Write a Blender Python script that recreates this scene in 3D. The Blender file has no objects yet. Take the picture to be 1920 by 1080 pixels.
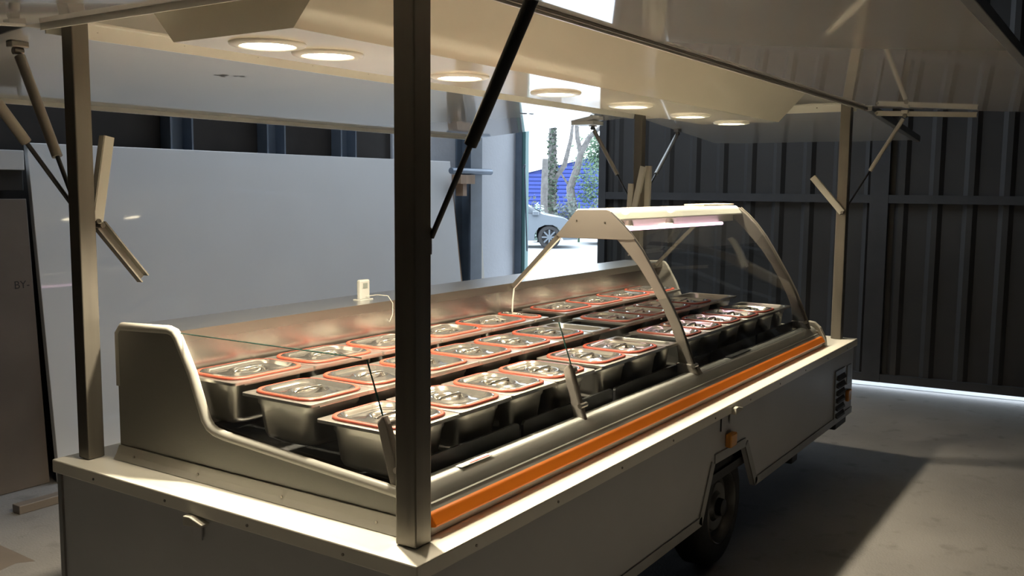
import bpy, bmesh, math, random
from mathutils import Vector, Matrix
random.seed(7)
scene = bpy.context.scene
COL = scene.collection

# ------------------------------------------------------------------ camera
cam_d = bpy.data.cameras.new('camera')
cam = bpy.data.objects.new('camera', cam_d)
COL.objects.link(cam)
cam_d.sensor_width = 36.0
cam_d.lens = 33.043
cam_d.clip_end = 300
_yaw, _pitch, _roll = 0.5855, -0.1069, 0.0084
_f = Vector((math.cos(_yaw)*math.cos(_pitch), math.sin(_yaw)*math.cos(_pitch), math.sin(_pitch)))
_r = Vector((math.sin(_yaw), -math.cos(_yaw), 0))
_u = _r.cross(_f)
_r2 = _r*math.cos(_roll) + _u*math.sin(_roll)
_u2 = -_r*math.sin(_roll) + _u*math.cos(_roll)
cam.matrix_world = Matrix(((_r2.x, _u2.x, -_f.x, -1.7355), (_r2.y, _u2.y, -_f.y, -1.4246),
                           (_r2.z, _u2.z, -_f.z, 1.7038), (0, 0, 0, 1)))
scene.camera = cam

# ------------------------------------------------------------------ sky, portals, exposure
world = bpy.data.worlds.new('overcast_sky')
scene.world = world
world.use_nodes = True
_bg = world.node_tree.nodes['Background']
_bg.inputs['Color'].default_value = (0.77, 0.88, 1.0, 1)
_bg.inputs['Strength'].default_value = 6.0

def portal(name, mat, sx, sy):
    d = bpy.data.lights.new(name, 'AREA')
    d.shape = 'RECTANGLE'; d.size = sx; d.size_y = sy
    d.cycles.is_portal = True
    o = bpy.data.objects.new(name, d); COL.objects.link(o); o.matrix_world = mat
    return o

vs = scene.view_settings
scene.display_settings.display_device = 'sRGB'
vs.view_transform = 'Standard'
vs.look = 'None'
vs.exposure = 0.0
vs.gamma = 1.0
vs.use_curve_mapping = False
LAMP = (1.0, 0.87, 0.65)
LAMP_W = 80.0

# ------------------------------------------------------------------ mesh helpers
class MB:
    def __init__(s): s.v = []; s.f = []
    def add(s, vs_, fs_):
        n = len(s.v); s.v += [tuple(p) for p in vs_]; s.f += [tuple(i+n for i in q) for q in fs_]; return s
    def box(s, x0, x1, y0, y1, z0, z1):
        return s.add([(x0,y0,z0),(x1,y0,z0),(x1,y1,z0),(x0,y1,z0),(x0,y0,z1),(x1,y0,z1),(x1,y1,z1),(x0,y1,z1)],
                     [(0,3,2,1),(4,5,6,7),(0,1,5,4),(1,2,6,5),(2,3,7,6),(3,0,4,7)])
    def obox(s, c, ax, ay, az):          # oriented box: centre and three half axes
        c, ax, ay, az = map(Vector, (c, ax, ay, az))
        pts = [c+sx*ax+sy*ay+sz*az for sz in (-1,1) for sx, sy in ((-1,-1),(1,-1),(1,1),(-1,1))]
        return s.add(pts, [(0,3,2,1),(4,5,6,7),(0,1,5,4),(1,2,6,5),(2,3,7,6),(3,0,4,7)])
    def prism(s, poly, axis, a0, a1):    # polygon of the two other coordinates, extruded along axis
        def P(u, w, a):
            return {'x': (a,u,w), 'y': (u,a,w), 'z': (u,w,a)}[axis]
        n = len(poly)
        vs_ = [P(u,w,a0) for u,w in poly] + [P(u,w,a1) for u,w in poly]
        return s.add(vs_, [tuple(range(n))[::-1], tuple(range(n,2*n))] + [(i,(i+1)%n,n+(i+1)%n,n+i) for i in range(n)])
    def loft(s, loops, cap0=False, cap1=False):
        n = len(loops[0]); vs_ = [p for l in loops for p in l]; fs = []
        for k in range(len(loops)-1):
            for i in range(n):
                j = (i+1) % n
                fs.append((k*n+i, k*n+j, (k+1)*n+j, (k+1)*n+i))
        if cap0: fs.append(tuple(range(n))[::-1])
        if cap1: fs.append(tuple((len(loops)-1)*n+i for i in range(n)))
        return s.add(vs_, fs)
    def tube(s, p, q, r, n=14, r2=None):
        p, q = Vector(p), Vector(q); d = (q-p).normalized()
        a = d.orthogonal().normalized(); b = d.cross(a); r2 = r if r2 is None else r2
        ring = lambda c, rr: [c + rr*(math.cos(t)*a + math.sin(t)*b) for t in [2*math.pi*i/n for i in range(n)]]
        return s.loft([ring(p, r), ring(q, r2)], True, True)
    def path(s, pts, r, n=8):
        pts = [Vector(p) for p in pts]; loops = []
        ref = None
        for i, p in enumerate(pts):
            d = (pts[min(i+1, len(pts)-1)] - pts[max(i-1, 0)]).normalized()
            if ref is None: ref = d.orthogonal().normalized()
            a = (ref - ref.dot(d)*d).normalized(); ref = a; b = d.cross(a)
            rr = r[i] if isinstance(r, (list, tuple)) else r
            loops.append([p + rr*(math.cos(t)*a+math.sin(t)*b) for t in [2*math.pi*k/n for k in range(n)]])
        return s.loft(loops, True, True)
    def mesh(s, name, mat, smooth=False, angle=40, fix=True):
        me = bpy.data.meshes.new(name)
        me.from_pydata(s.v, [], s.f)
        bm = bmesh.new(); bm.from_mesh(me)
        if fix: bmesh.ops.recalc_face_normals(bm, faces=bm.faces)
        bm.to_mesh(me); bm.free()
        if smooth:
            me.polygons.foreach_set('use_smooth', [True]*len(me.polygons))
            me.set_sharp_from_angle(angle=math.radians(angle))
        me.materials.append(mat)
        return me
    def build(s, name, mat, parent=None, smooth=False, bevel=0, angle=40, seg=2, fix=True):
        o = bpy.data.objects.new(name, s.mesh(name, mat, smooth, angle, fix))
        COL.objects.link(o)
        if parent is not None: attach(o, parent)
        if bevel:
            m = o.modifiers.new('bevel', 'BEVEL'); m.width = bevel; m.segments = seg; m.limit_method = 'ANGLE'
            m.angle_limit = math.radians(35)
        return o

WORLD = {}
def attach(o, parent):                   # geometry is in world coordinates: cancel the parent's place
    o.parent = parent
    p = parent; m = Matrix.Identity(4)
    while p is not None:
        m = Matrix.Translation(p.location) @ p.rotation_euler.to_matrix().to_4x4() @ m if p.type == 'EMPTY' else p.matrix_parent_inverse @ m
        p = p.parent
    o.matrix_parent_inverse = m.inverted()

def place(o, parent, loc=(0,0,0), rz=0):
    o.parent = parent; o.location = loc; o.rotation_euler = (0,0,rz); return o

def tag(o, label, cat, group=None):
    o['label'] = label; o['category'] = cat
    if group: o['group'] = group
    return o

def struct(o, label=None):
    o['kind'] = 'structure'
    if label: o['label'] = label
    return o

def empty(name, loc=(0,0,0), rz=0):
    o = bpy.data.objects.new(name, None); COL.objects.link(o)
    o.location = loc; o.rotation_euler = (0,0,rz); o.empty_display_size = 0.1
    return o

def copy_tree(o, parent=None):
    c = o.copy(); COL.objects.link(c); c.parent = parent
    for ch in o.children: copy_tree(ch, c)
    return c

def rrect(hx, hy, r, z, n=5, cx=0, cy=0):
    pts = []
    r = min(r, hx*.999, hy*.999)
    for k, (sx, sy) in enumerate(((1,1),(-1,1),(-1,-1),(1,-1))):
        for i in range(n+1):
            t = math.pi/2*(k + i/n)
            pts.append((cx+sx*(hx-r)+r*math.cos(t), cy+sy*(hy-r)+r*math.sin(t), z))
    return pts
def circ(r, z, n=5, cx=0, cy=0, sy=1):
    pts = []
    for k in range(4):
        for i in range(n+1):
            # match the rounded-rectangle layout, spread evenly
            t = 2*math.pi*(k*(n+1)+i+.5)/(4*(n+1)) 
            pts.append((cx+r*math.cos(t), cy+sy*r*math.sin(t), z))
    return pts

# ------------------------------------------------------------------ materials
def M(name, col, rough=.5, metal=0., spec=.5, var=0., vscale=6., bump=0., bscale=60., emit=None, estr=0, rvar=0., stretch=None, coat=0.):
    m = bpy.data.materials.new(name); m.use_nodes = True
    nt = m.node_tree; b = nt.nodes['Principled BSDF']
    b.inputs['Base Color'].default_value = (*col, 1)
    b.inputs['Roughness'].default_value = rough
    b.inputs['Metallic'].default_value = metal
    b.inputs['Specular IOR Level'].default_value = spec
    if coat: b.inputs['Coat Weight'].default_value = coat; b.inputs['Coat Roughness'].default_value = .05
    if var or bump or rvar:
        tc = nt.nodes.new('ShaderNodeTexCoord'); mp = nt.nodes.new('ShaderNodeMapping')
        if stretch: mp.inputs['Scale'].default_value = stretch
        nt.links.new(tc.outputs['Object'], mp.inputs['Vector'])
    if var or rvar:
        nz = nt.nodes.new('ShaderNodeTexNoise'); nz.inputs['Scale'].default_value = vscale; nz.inputs['Detail'].default_value = 6
        nt.links.new(mp.outputs['Vector'], nz.inputs['Vector'])
    if var:
        cr = nt.nodes.new('ShaderNodeValToRGB')
        cr.color_ramp.elements[0].position = .3; cr.color_ramp.elements[1].position = .7
        cr.color_ramp.elements[0].color = (*[c*(1-var) for c in col], 1)
        cr.color_ramp.elements[1].color = (*[min(1, c*(1+var)) for c in col], 1)
        nt.links.new(nz.outputs['Fac'], cr.inputs['Fac']); nt.links.new(cr.outputs['Color'], b.inputs['Base Color'])
    if rvar:
        mr = nt.nodes.new('ShaderNodeMapRange')
        mr.inputs['To Min'].default_value = max(0, rough-rvar); mr.inputs['To Max'].default_value = rough+rvar
        nt.links.new(nz.outputs['Fac'], mr.inputs['Value']); nt.links.new(mr.outputs['Result'], b.inputs['Roughness'])
    if bump:
        n2 = nt.nodes.new('ShaderNodeTexNoise'); n2.inputs['Scale'].default_value = bscale; n2.inputs['Detail'].default_value = 4
        bp = nt.nodes.new('ShaderNodeBump'); bp.inputs['Strength'].default_value = bump; bp.inputs['Distance'].default_value = .01
        nt.links.new(mp.outputs['Vector'], n2.inputs['Vector']); nt.links.new(n2.outputs['Fac'], bp.inputs['Height'])
        nt.links.new(bp.outputs['Normal'], b.inputs['Normal'])
    if emit:
        b.inputs['Emission Color'].default_value = (*emit, 1); b.inputs['Emission Strength'].default_value = estr
    return m

def glass_mat(name, tint=(.96,.975,.975), rough=.015):
    m = bpy.data.materials.new(name); m.use_nodes = True
    nt = m.node_tree; nt.nodes.clear()
    out = nt.nodes.new('ShaderNodeOutputMaterial'); mix = nt.nodes.new('ShaderNodeMixShader')
    lw = nt.nodes.new('ShaderNodeLayerWeight')          # Schlick reflectance, the same from both faces of the sheet
    pw = nt.nodes.new('ShaderNodeMath'); pw.operation = 'POWER'; pw.inputs[1].default_value = 5
    fr = nt.nodes.new('ShaderNodeMath'); fr.operation = 'MULTIPLY_ADD'; fr.inputs[1].default_value = .93; fr.inputs[2].default_value = .05
    lw.inputs['Blend'].default_value = .5
    nt.links.new(lw.outputs['Facing'], pw.inputs[0]); nt.links.new(pw.outputs[0], fr.inputs[0])
    tr = nt.nodes.new('ShaderNodeBsdfTransparent'); tr.inputs['Color'].default_value = (*tint, 1)
    gl = nt.nodes.new('ShaderNodeBsdfGlossy'); gl.inputs['Roughness'].default_value = rough
    nt.links.new(fr.outputs[0], mix.inputs[0]); nt.links.new(tr.outputs[0], mix.inputs[1])
    nt.links.new(gl.outputs[0], mix.inputs[2]); nt.links.new(mix.outputs[0], out.inputs['Surface'])
    return m

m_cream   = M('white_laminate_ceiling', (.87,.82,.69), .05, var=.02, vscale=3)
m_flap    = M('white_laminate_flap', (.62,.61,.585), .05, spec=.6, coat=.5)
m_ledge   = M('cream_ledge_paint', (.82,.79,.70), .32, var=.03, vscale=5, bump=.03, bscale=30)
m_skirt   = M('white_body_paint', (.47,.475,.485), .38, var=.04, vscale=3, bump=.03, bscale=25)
m_trim    = M('white_aluminium_trim', (.74,.72,.65), .33, var=.04, vscale=8)
m_alu     = M('dull_aluminium', (.30,.30,.29), .42, metal=.6, var=.08, vscale=8)
m_post    = M('brushed_post_steel', (.17,.155,.13), .42, metal=.6, var=.10, vscale=5, rvar=.1, stretch=(6,6,.5))
m_screw   = M('screw_steel', (.25,.23,.20), .35, metal=1)
m_black   = M('black_rubber', (.012,.012,.013), .55)
m_strut   = M('black_strut_paint', (.018,.018,.020), .35)
m_strutg  = M('grey_strut_paint', (.30,.27,.23), .4, metal=.3)
m_arm     = M('white_arm_paint', (.46,.44,.38), .45, var=.05)
m_steel   = M('pan_steel', (.60,.57,.52), .30, metal=.93)
m_lid     = M('lid_steel', (.64,.61,.57), .12, metal=.95)
m_wallst  = M('case_wall_steel', (.50,.48,.45), .27, metal=1, bump=.02, bscale=7)
m_railst  = M('worktop_rail_steel', (.40,.38,.34), .32, metal=1)
m_seal    = M('red_silicone_seal', (.32,.054,.028), .5)
m_seal2   = M('red_silicone_seal_inner', (.50,.07,.05), .5)
m_orange  = M('orange_bumper_plastic', (.85,.22,.02), .28)
m_rail    = M('grey_rail_aluminium', (.48,.48,.45), .34, metal=.35, rvar=.08, vscale=5, stretch=(.3,6,6))
m_endp    = M('grey_moulded_end_panel', (.22,.21,.185), .42, bump=.06, bscale=150)
m_rim     = M('pale_moulded_rim', (.46,.44,.39), .38)
m_arch    = M('pale_arch_metal', (.165,.148,.13), .42, metal=.3)
m_work    = M('worktop_steel', (.55,.55,.55), .28, metal=1)
m_liner   = M('black_liner_plastic', (.014,.014,.015), .42)
m_well    = M('dark_well_steel', (.07,.07,.07), .4, metal=.6)
m_glass   = glass_mat('clear_glass')
m_glassed = M('glass_edge', (.02,.06,.05), .1)
m_amber   = M('amber_lens', (.62,.25,.03), .25)
m_tyre    = M('tyre_rubber', (.016,.016,.017), .75, bump=.2, bscale=40)
m_rimw    = M('wheel_rim_grey', (.11,.11,.11), .4, metal=.5)
m_bulb    = M('downlight_lens', (1,.95,.85), .3, emit=(1,.86,.58), estr=22)
m_tubel   = M('pink_led_tube', (1,.8,.9), .3, emit=(1.0,.62,.82), estr=5)
m_halog   = M('halogen_bulb_glass', (1,.9,.7), .1, emit=(1,.85,.55), estr=14)
m_panelw  = M('white_gloss_board', (.80,.81,.82), .035, var=.02, vscale=2)
m_boardd  = M('dark_brown_board', (.15,.125,.105), .42, var=.12, vscale=3)
m_darkw   = M('dark_timber_wall', (.030,.025,.022), .7, var=.2, vscale=4)
m_plast   = M('white_painted_block', (.50,.52,.56), .85, var=.05, vscale=2, bump=.2, bscale=30)
m_stud    = M('galvanised_stud', (.20,.24,.30), .45, metal=.5, var=.1)
m_col     = M('blue_grey_column', (.10,.13,.17), .5, var=.15, vscale=6)
m_clad    = M('grey_cladding_sheet', (.066,.063,.061), .5, var=.10, vscale=2)
m_frame   = M('dark_door_frame', (.072,.071,.073), .55, var=.1)
m_jamb    = M('teal_door_jamb', (.10,.22,.22), .5)
m_wood    = M('raw_timber', (.42,.28,.18), .65, var=.2, vscale=5, stretch=(4,4,.5))
m_roofsh  = M('shed_roof_sheet', (.10,.10,.10), .6)
m_plate   = M('white_plastic_gauge', (.20,.20,.185), .4)
m_grey    = M('grey_display', (.10,.11,.10), .2)
m_sticker = M('white_sticker', (.75,.75,.72), .4)
m_redink  = M('red_print', (.55,.05,.04), .5)
m_ink     = M('black_marker_ink', (.02,.02,.02), .6)
m_wire    = M('clear_wire', (.25,.24,.21), .2)

def concrete():
    m = bpy.data.materials.new('worn_concrete'); m.use_nodes = True
    nt = m.node_tree; b = nt.nodes['Principled BSDF']
    tc = nt.nodes.new('ShaderNodeTexCoord')
    def noise(s, d=8):
        n = nt.nodes.new('ShaderNodeTexNoise'); n.inputs['Scale'].default_value = s; n.inputs['Detail'].default_value = d
        nt.links.new(tc.outputs['Object'], n.inputs['Vector']); return n
    n1, n2, n3 = noise(.9), noise(7), noise(90, 3)
    r1 = nt.nodes.new('ShaderNodeValToRGB')
    r1.color_ramp.elements[0].position = .32; r1.color_ramp.elements[0].color = (.15,.143,.137,1)
    r1.color_ramp.elements[1].position = .68; r1.color_ramp.elements[1].color = (.235,.225,.215,1)
    nt.links.new(n1.outputs['Fac'], r1.inputs['Fac'])
    r2 = nt.nodes.new('ShaderNodeValToRGB')
    r2.color_ramp.elements[0].position = .27; r2.color_ramp.elements[0].color = (.45,.43,.42,1)
    r2.color_ramp.elements[1].position = .42; r2.color_ramp.elements[1].color = (1,1,1,1)
    nt.links.new(n2.outputs['Fac'], r2.inputs['Fac'])
    mx = nt.nodes.new('ShaderNodeMix'); mx.data_type = 'RGBA'; mx.blend_type = 'MULTIPLY'; mx.inputs['Factor'].default_value = .6
    nt.links.new(r1.outputs['Color'], mx.inputs['A']); nt.links.new(r2.outputs['Color'], mx.inputs['B'])
    nt.links.new(mx.outputs['Result'], b.inputs['Base Color'])
    b.inputs['Roughness'].default_value = .62
    bp = nt.nodes.new('ShaderNodeBump'); bp.inputs['Strength'].default_value = .25; bp.inputs['Distance'].default_value = .01
    nt.links.new(n3.outputs['Fac'], bp.inputs['Height']); nt.links.new(bp.outputs['Normal'], b.inputs['Normal'])
    return m
m_conc = concrete()
m_asph = M('pale_asphalt', (.42,.43,.44), .9, var=.12, vscale=1.5)

# ------------------------------------------------------------------ the shed
WX, WY = 6.457, 3.85                        # foot of the far wall at the left jamb
ES = Vector((.0647, -.9979, 0)); ET = Vector((.9979, .0647, 0))
def W(s, t, z): return Vector((WX, WY, 0)) + s*ES + t*ET + Vector((0,0,z))
def wbox(mb, s0, s1, t0, t1, z0, z1):
    c = (W(s0,t0,z0)+W(s1,t1,z1))/2
    return mb.obox(c, ES*(s1-s0)/2, ET*(t1-t0)/2, Vector((0,0,(z1-z0)/2)))

struct(MB().prism([(-9,-9.2),(WX+1.1,-9.2),(WX-.02,WY+.25),(-9,WY+.25)], 'z', -.1, 0).build('floor', m_conc))
g = MB().prism([(WX+.9-.85,WY+.3),(WX+1.12,-9.2),(30,-30),(120,-30),(120,120),(-5,120),(-5,WY+.4),(WX-.02,WY+.4)], 'z', -.12, -.004).build('ground_outside', m_asph); struct(g)
_fl = [o for o in COL.objects if o.name == 'floor'][0]
MB().prism([(0.453, 2.997), (0.506, 2.956), (0.5, 2.76), (0.495, 2.636), (0.433, 2.683), (0.349, 2.659), (0.265, 2.63)], 'z', .0002, .0008).build('oil_stain', m_boardd, _fl)
# left wall: dark timber up to X 4.5, white blockwork beyond
wl = struct(MB().box(-9, 4.5, 3.98, 4.12, 0, 5).build('wall_left', m_darkw))
bl = MB()
struct(MB().box(4.5, WX-.02, 3.955, 4.12, 0, 5).build('wall_left_white', m_plast))
# roof with a long unseen opening, added to light the white board
SX0, SX1, SY0, SY1, SZ = 2.0, 6.1, 2.0, 3.7, 5.0
rf = MB()
rf.box(-9, 9, -9.2, SY0, SZ, SZ+.1); rf.box(-9, 9, SY1, 4.2, SZ, SZ+.1)
rf.box(-9, SX0, SY0, SY1, SZ, SZ+.1); rf.box(SX1, 9, SY0, SY1, SZ, SZ+.1)
struct(rf.build('ceiling', m_roofsh))
struct(MB().box(-9, 9, -9.3, -9.2, 0, 5).build('wall_right', m_clad))
struct(MB().box(-9.1, -9, -9.3, 4.2, 0, 5).build('wall_back', m_clad))
portal('added_opening_portal', Matrix.Translation(((SX0+SX1)/2, (SY0+SY1)/2, SZ+.02)), SX1-SX0, SY1-SY0)

# far wall: header above the doors, two ribbed sliding leaves, open gap at the left
DOORTOP = 3.4
hd = MB(); wbox(hd, -.35, 13.2, .02, .14, DOORTOP, 5.0)
struct(hd.build('wall_far', m_clad))
jb = MB(); wbox(jb, -.10, -.03, -.04, .10, 0, DOORTOP); struct(jb.build('trim_1', m_col))
jb = MB(); wbox(jb, -.0295, .008, -.02, .05, 0, DOORTOP); struct(jb.build('trim_2', m_jamb))
def ribbed_leaf(name, s0, s1, label):
    leaf = empty(name, W((s0+s1)/2, 0, 0)); struct(leaf, label)
    pitch, n = .262, 0
    s = s0+.07
    # ribbed sheets about a metre wide
    while s < s1-.08:
        e = min(s+pitch*4, s1-.07)
        prof = [(s, .05)]
        q = s
        while q+.10 < e:
            prof += [(q+.05,.05),(q+.085,.022),(q+.125,.022),(q+.16,.05)]
            q += pitch
        prof = [p for p in prof if p[0] <= e] + [(e,.05)]
        mb = MB(); k = len(prof)
        vs_ = [W(a,b,.075) for a,b in prof]+[W(a,b,DOORTOP-.02) for a,b in prof]
        mb.add(vs_, [(i,i+1,k+i+1,k+i) for i in range(k-1)])
        o = mb.build('ribbed_sheet', m_clad, leaf)
        sm = o.modifiers.new('thickness', 'SOLIDIFY'); sm.thickness = .004
        s = e
    for a, b in ((s0, s0+.075), (s1-.075, s1)):
        mb = MB(); wbox(mb, a, b, -.015, .06, .055, DOORTOP); mb.build('stile', m_frame, leaf)
    for z in (.055, 1.595, DOORTOP-.1):
        mb = MB(); wbox(mb, s0+.076, s1-.076, -.012, .045, z, z+.07); mb.build('rail', m_frame, leaf)
    return leaf
ribbed_leaf('door_1', .83, 3.442, 'dark ribbed sliding door leaf beside the daylight gap')
ribbed_leaf('door_2', 3.44, 7.2, 'dark ribbed door leaf at the right with light under it')
ribbed_leaf('wall_far_right', 7.21, 13.1, None)
_pm = Matrix(((ES.x, 0, ET.x, 0), (ES.y, 0, ET.y, 0), (0, 1, 0, 0), (0,0,0,1)))
_pm = Matrix.Translation(W(.42, .13, DOORTOP/2)) @ Matrix(((-ES.x, 0, ET.x, 0), (-ES.y, 0, ET.y, 0), (0, 1, 0, 0), (0,0,0,1)))
portal('doorway_portal', _pm, .82, DOORTOP)

# studs on the dark wall, column, boards
for i, (a, b) in enumerate(((2.2,2.38),(3.02,3.20),(3.78,3.96))):
    st = MB().prism([(a,3.975),(a,3.87),(a+.014,3.87),(a+.014,3.965),(b-.014,3.965),(b-.014,3.87),(b,3.87),(b,3.975)], 'z', 0, 4.99)
    o = st.build('trim_%d' % (3+i), m_stud); struct(o)
col = MB().prism([(5.39,3.95),(5.39,3.93),(5.47,3.93),(5.47,3.79),(5.39,3.79),(5.39,3.77),(5.57,3.77),(5.57,3.79),(5.49,3.79),(5.49,3.93),(5.57,3.93),(5.57,3.95)], 'z', 0, 4.99)
struct(col.build('trim_6', m_col))

def leaning(name, x0, x1, zlen, yb, yt, th, mat, x0t=None, x1t=None, bevel=.003, z0=0):
    ang = math.asin((yt-yb)/zlen); h = zlen*math.cos(ang)
    x0t = x0 if x0t is None else x0t; x1t = x1 if x1t is None else x1t
    e = empty(name, ((x0+x1)/2, yb, z0)); 
    n = Vector((0, -math.cos(ang), math.sin(ang)))*th
    lo = [Vector((x0,yb,z0+.002)), Vector((x1,yb,z0+.002)), Vector((x1t,yt,z0+h)), Vector((x0t,yt,z0+h))]
    hi = [p - n for p in lo]
    mb = MB().add(lo+hi, [(0,1,2,3),(7,6,5,4),(0,4,5,1),(1,5,6,2),(2,6,7,3),(3,7,4,0)])
    bpy.data.objects.remove(e)
    return mb.build(name, mat, None, bevel=bevel)
wp = leaning('white_board', 1.19, 5.15, 1.945, 3.60, 3.83, .035, m_panelw, 1.215, 5.15)
tag(wp, 'large glossy white board leaning on the wall behind the trailer', 'board')
tag(leaning('brown_board', -.6, 1.165, 1.62, 3.66, 3.77, .03, m_boardd), 'dark brown board leaning on the wall left of the white board', 'board')
tag(MB().box(-.5, 1.17, 3.78, 3.93, 1.775, 1.885).build('pale_plank', m_panelw, bevel=.004), 'pale plank lying across the top left of the dark wall', 'plank')
tag(MB().box(-.5, 1.17, 3.80, 3.97, 1.66, 1.774).build('dark_gap_strip', m_black, bevel=.004), 'black strip standing in for the dark gap under the pale plank', 'gap strip')  # black box drawn in place of the dark gap below the plank
tag(MB().box(.78, 2.3, 3.28, 3.35, 0, .045).build('floor_batten', m_boardd, bevel=.004), 'timber batten lying on the concrete floor before the brown board', 'batten')
tag(leaning('timber_board', 5.20, 5.34, 1.74, 3.72, 3.90, .025, m_wood, 5.13, 5.28), 'brown timber board leaning between white board and steel column', 'board')
tag(leaning('pale_board', 5.60, 5.70, 1.58, 3.76, 3.91, .02, m_arm, 5.60, 5.73), 'narrow pale board leaning just right of the steel column', 'board')
pp = MB().tube((5.02,3.72,1.845),(5.64,3.72,1.845),.028,16)
tag(pp.build('steel_pipe', m_stud, smooth=True), 'short grey steel pipe lying level against the steel column', 'pipe')
br = MB().box(5.14, 5.36, 3.70, 3.80, 1.73, 1.812); br.box(5.20, 5.26, 3.72, 3.8, 1.62, 1.73)
tag(br.build('timber_bracket', m_wood), 'small timber bracket under the grey pipe by the column', 'bracket')
hb = MB().path([(6.33,3.80,1.90),(6.335,3.79,1.93),(6.35,3.79,1.93),(6.36,3.80,1.88),(6.42,3.80,1.05)], .008)
tag(hb.build('hanging_strap', m_col, smooth=True), 'thin dark strap hanging beside the teal door jamb', 'strap')

def text_mesh(body, size, mat, name, M4, parent):
    cu = bpy.data.curves.new(name, 'FONT'); cu.body = body; cu.size = size; cu.extrude = .0004
    t = bpy.data.objects.new(name, cu); COL.objects.link(t)
    dg = bpy.context.evaluated_depsgraph_get()
    me = bpy.data.meshes.new_from_object(t.evaluated_get(dg)); bpy.data.objects.remove(t)
    me.materials.clear(); me.materials.append(mat)
    o = bpy.data.objects.new(name, me); COL.objects.link(o)
    me.transform(M4); o.parent = parent
    return o
def onwall(x, y, z): return Matrix(((1,0,0,x),(0,0,-1,y),(0,1,0,z),(0,0,0,1)))
_a = math.asin(.23/1.945)
text_mesh('17', .085, m_ink, 'marker_number', Matrix.Translation((1.455, 3.60+.275*math.tan(_a)-.0015, .245)) @ Matrix.Rotation(-_a,4,'X') @ onwall(0,0,0), wp)
bb = [o for o in COL.objects if o.name == 'brown_board'][0]
_b = math.asin(.11/1.62)
text_mesh('BY-', .06, m_ink, 'marker_letters', Matrix.Translation((1.055, 3.66+1.14*math.tan(_b)-.0015, 1.12)) @ Matrix.Rotation(-_b,4,'X') @ onwall(0,0,0), bb)

# ------------------------------------------------------------------ the trailer
ZL = .77                                   # ledge top
L, WD = 4.377, 1.60
tr = empty('food_trailer', (L/2, WD/2, 0))
tag(tr, 'white food sales trailer with open raised flaps, four posts and lit ceiling', 'trailer')

# ledge: a frame of four boards round the counter, with a lip
def ring_prism(mb, z0, z1, o, i):
    x0,x1,y0,y1 = o; a0,a1,b0,b1 = i
    mb.box(x0,x1,y0,b0,z0,z1); mb.box(x0,x1,b1,y1,z0,z1); mb.box(x0,a0,b0,b1,z0,z1); mb.box(a1,x1,b0,b1,z0,z1)
lg = MB()
lg.prism([(0,0),(L,0),(L,WD),(0,WD)], 'z', ZL-.045, ZL)
ledge = lg.build('ledge', m_ledge, tr, bevel=.004)
scw = MB().tube((0,0,0),(0,-.0025,0),.0042,10).mesh('screw', m_screw)
def screw(parent, loc, rz=0, rx=0):
    o = bpy.data.objects.new('screw', scw); COL.objects.link(o)
    o.matrix_world = Matrix.Translation(loc) @ Matrix.Rotation(rz,4,'Z') @ Matrix.Rotation(rx,4,'X')
    m = o.matrix_basis.copy(); attach(o, parent)
    return o
for x in [.25+.43*i for i in range(10)]: screw(ledge, (x, 0, ZL-.026))
for y in [.25,.62,.99,1.36]: screw(ledge, (0, y, ZL-.026), math.radians(-90))
# skirt panels
ZB = .297
AR = [(1.889,ZB),(2.019,.531),(2.394,.523),(2.547,ZB)]
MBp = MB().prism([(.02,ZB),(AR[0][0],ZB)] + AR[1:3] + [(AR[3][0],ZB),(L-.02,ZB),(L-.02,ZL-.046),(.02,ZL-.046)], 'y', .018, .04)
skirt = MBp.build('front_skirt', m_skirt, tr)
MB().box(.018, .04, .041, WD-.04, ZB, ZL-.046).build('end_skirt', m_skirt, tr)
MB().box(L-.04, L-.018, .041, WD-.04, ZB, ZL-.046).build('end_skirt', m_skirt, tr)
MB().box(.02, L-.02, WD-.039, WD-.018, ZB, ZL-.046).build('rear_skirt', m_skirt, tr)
MB().box(.041, L-.041, .045, WD-.045, .42, .46).build('chassis_floor', m_black, tr)
for x in (.012, L-.032):
    MB().box(x, x+.02, WD-.030, WD-.008, ZB, ZL-.047).build('corner_strip', m_alu, tr)
# metal edging under the skirt and round the wheel arch
def strip(mb, a, b, w, y0, y1):
    a, b = Vector((a[0],0,a[1])), Vector((b[0],0,b[1])); d = (b-a).normalized(); n = Vector((-d.z,0,d.x))
    mb.obox((a+b)/2 + n*w/2 + Vector((0,(y0+y1)/2,0)), (b-a)/2, n*w/2, Vector((0,(y1-y0)/2,0)))
ed = MB(); pts = [(.02,ZB),AR[0],AR[1],AR[2],AR[3],(L-.02,ZB)]
for a, b in zip(pts, pts[1:]): strip(ed, a, b, .040, .012, .0178)
ed.build('skirt_edging', m_alu, tr)
MB().box(AR[0][0]-.05, AR[3][0]+.05, .30, .32, ZB, .56).build('wheel_well', m_black, tr)
MB().box(4.05, 4.30, .03, .12, .24, .296).build('bumper_foot', m_black, tr, bevel=.01)
MB().box(3.25, 3.35, .05, .16, .22, .296).build('support_leg', m_black, tr, bevel=.008)

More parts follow.
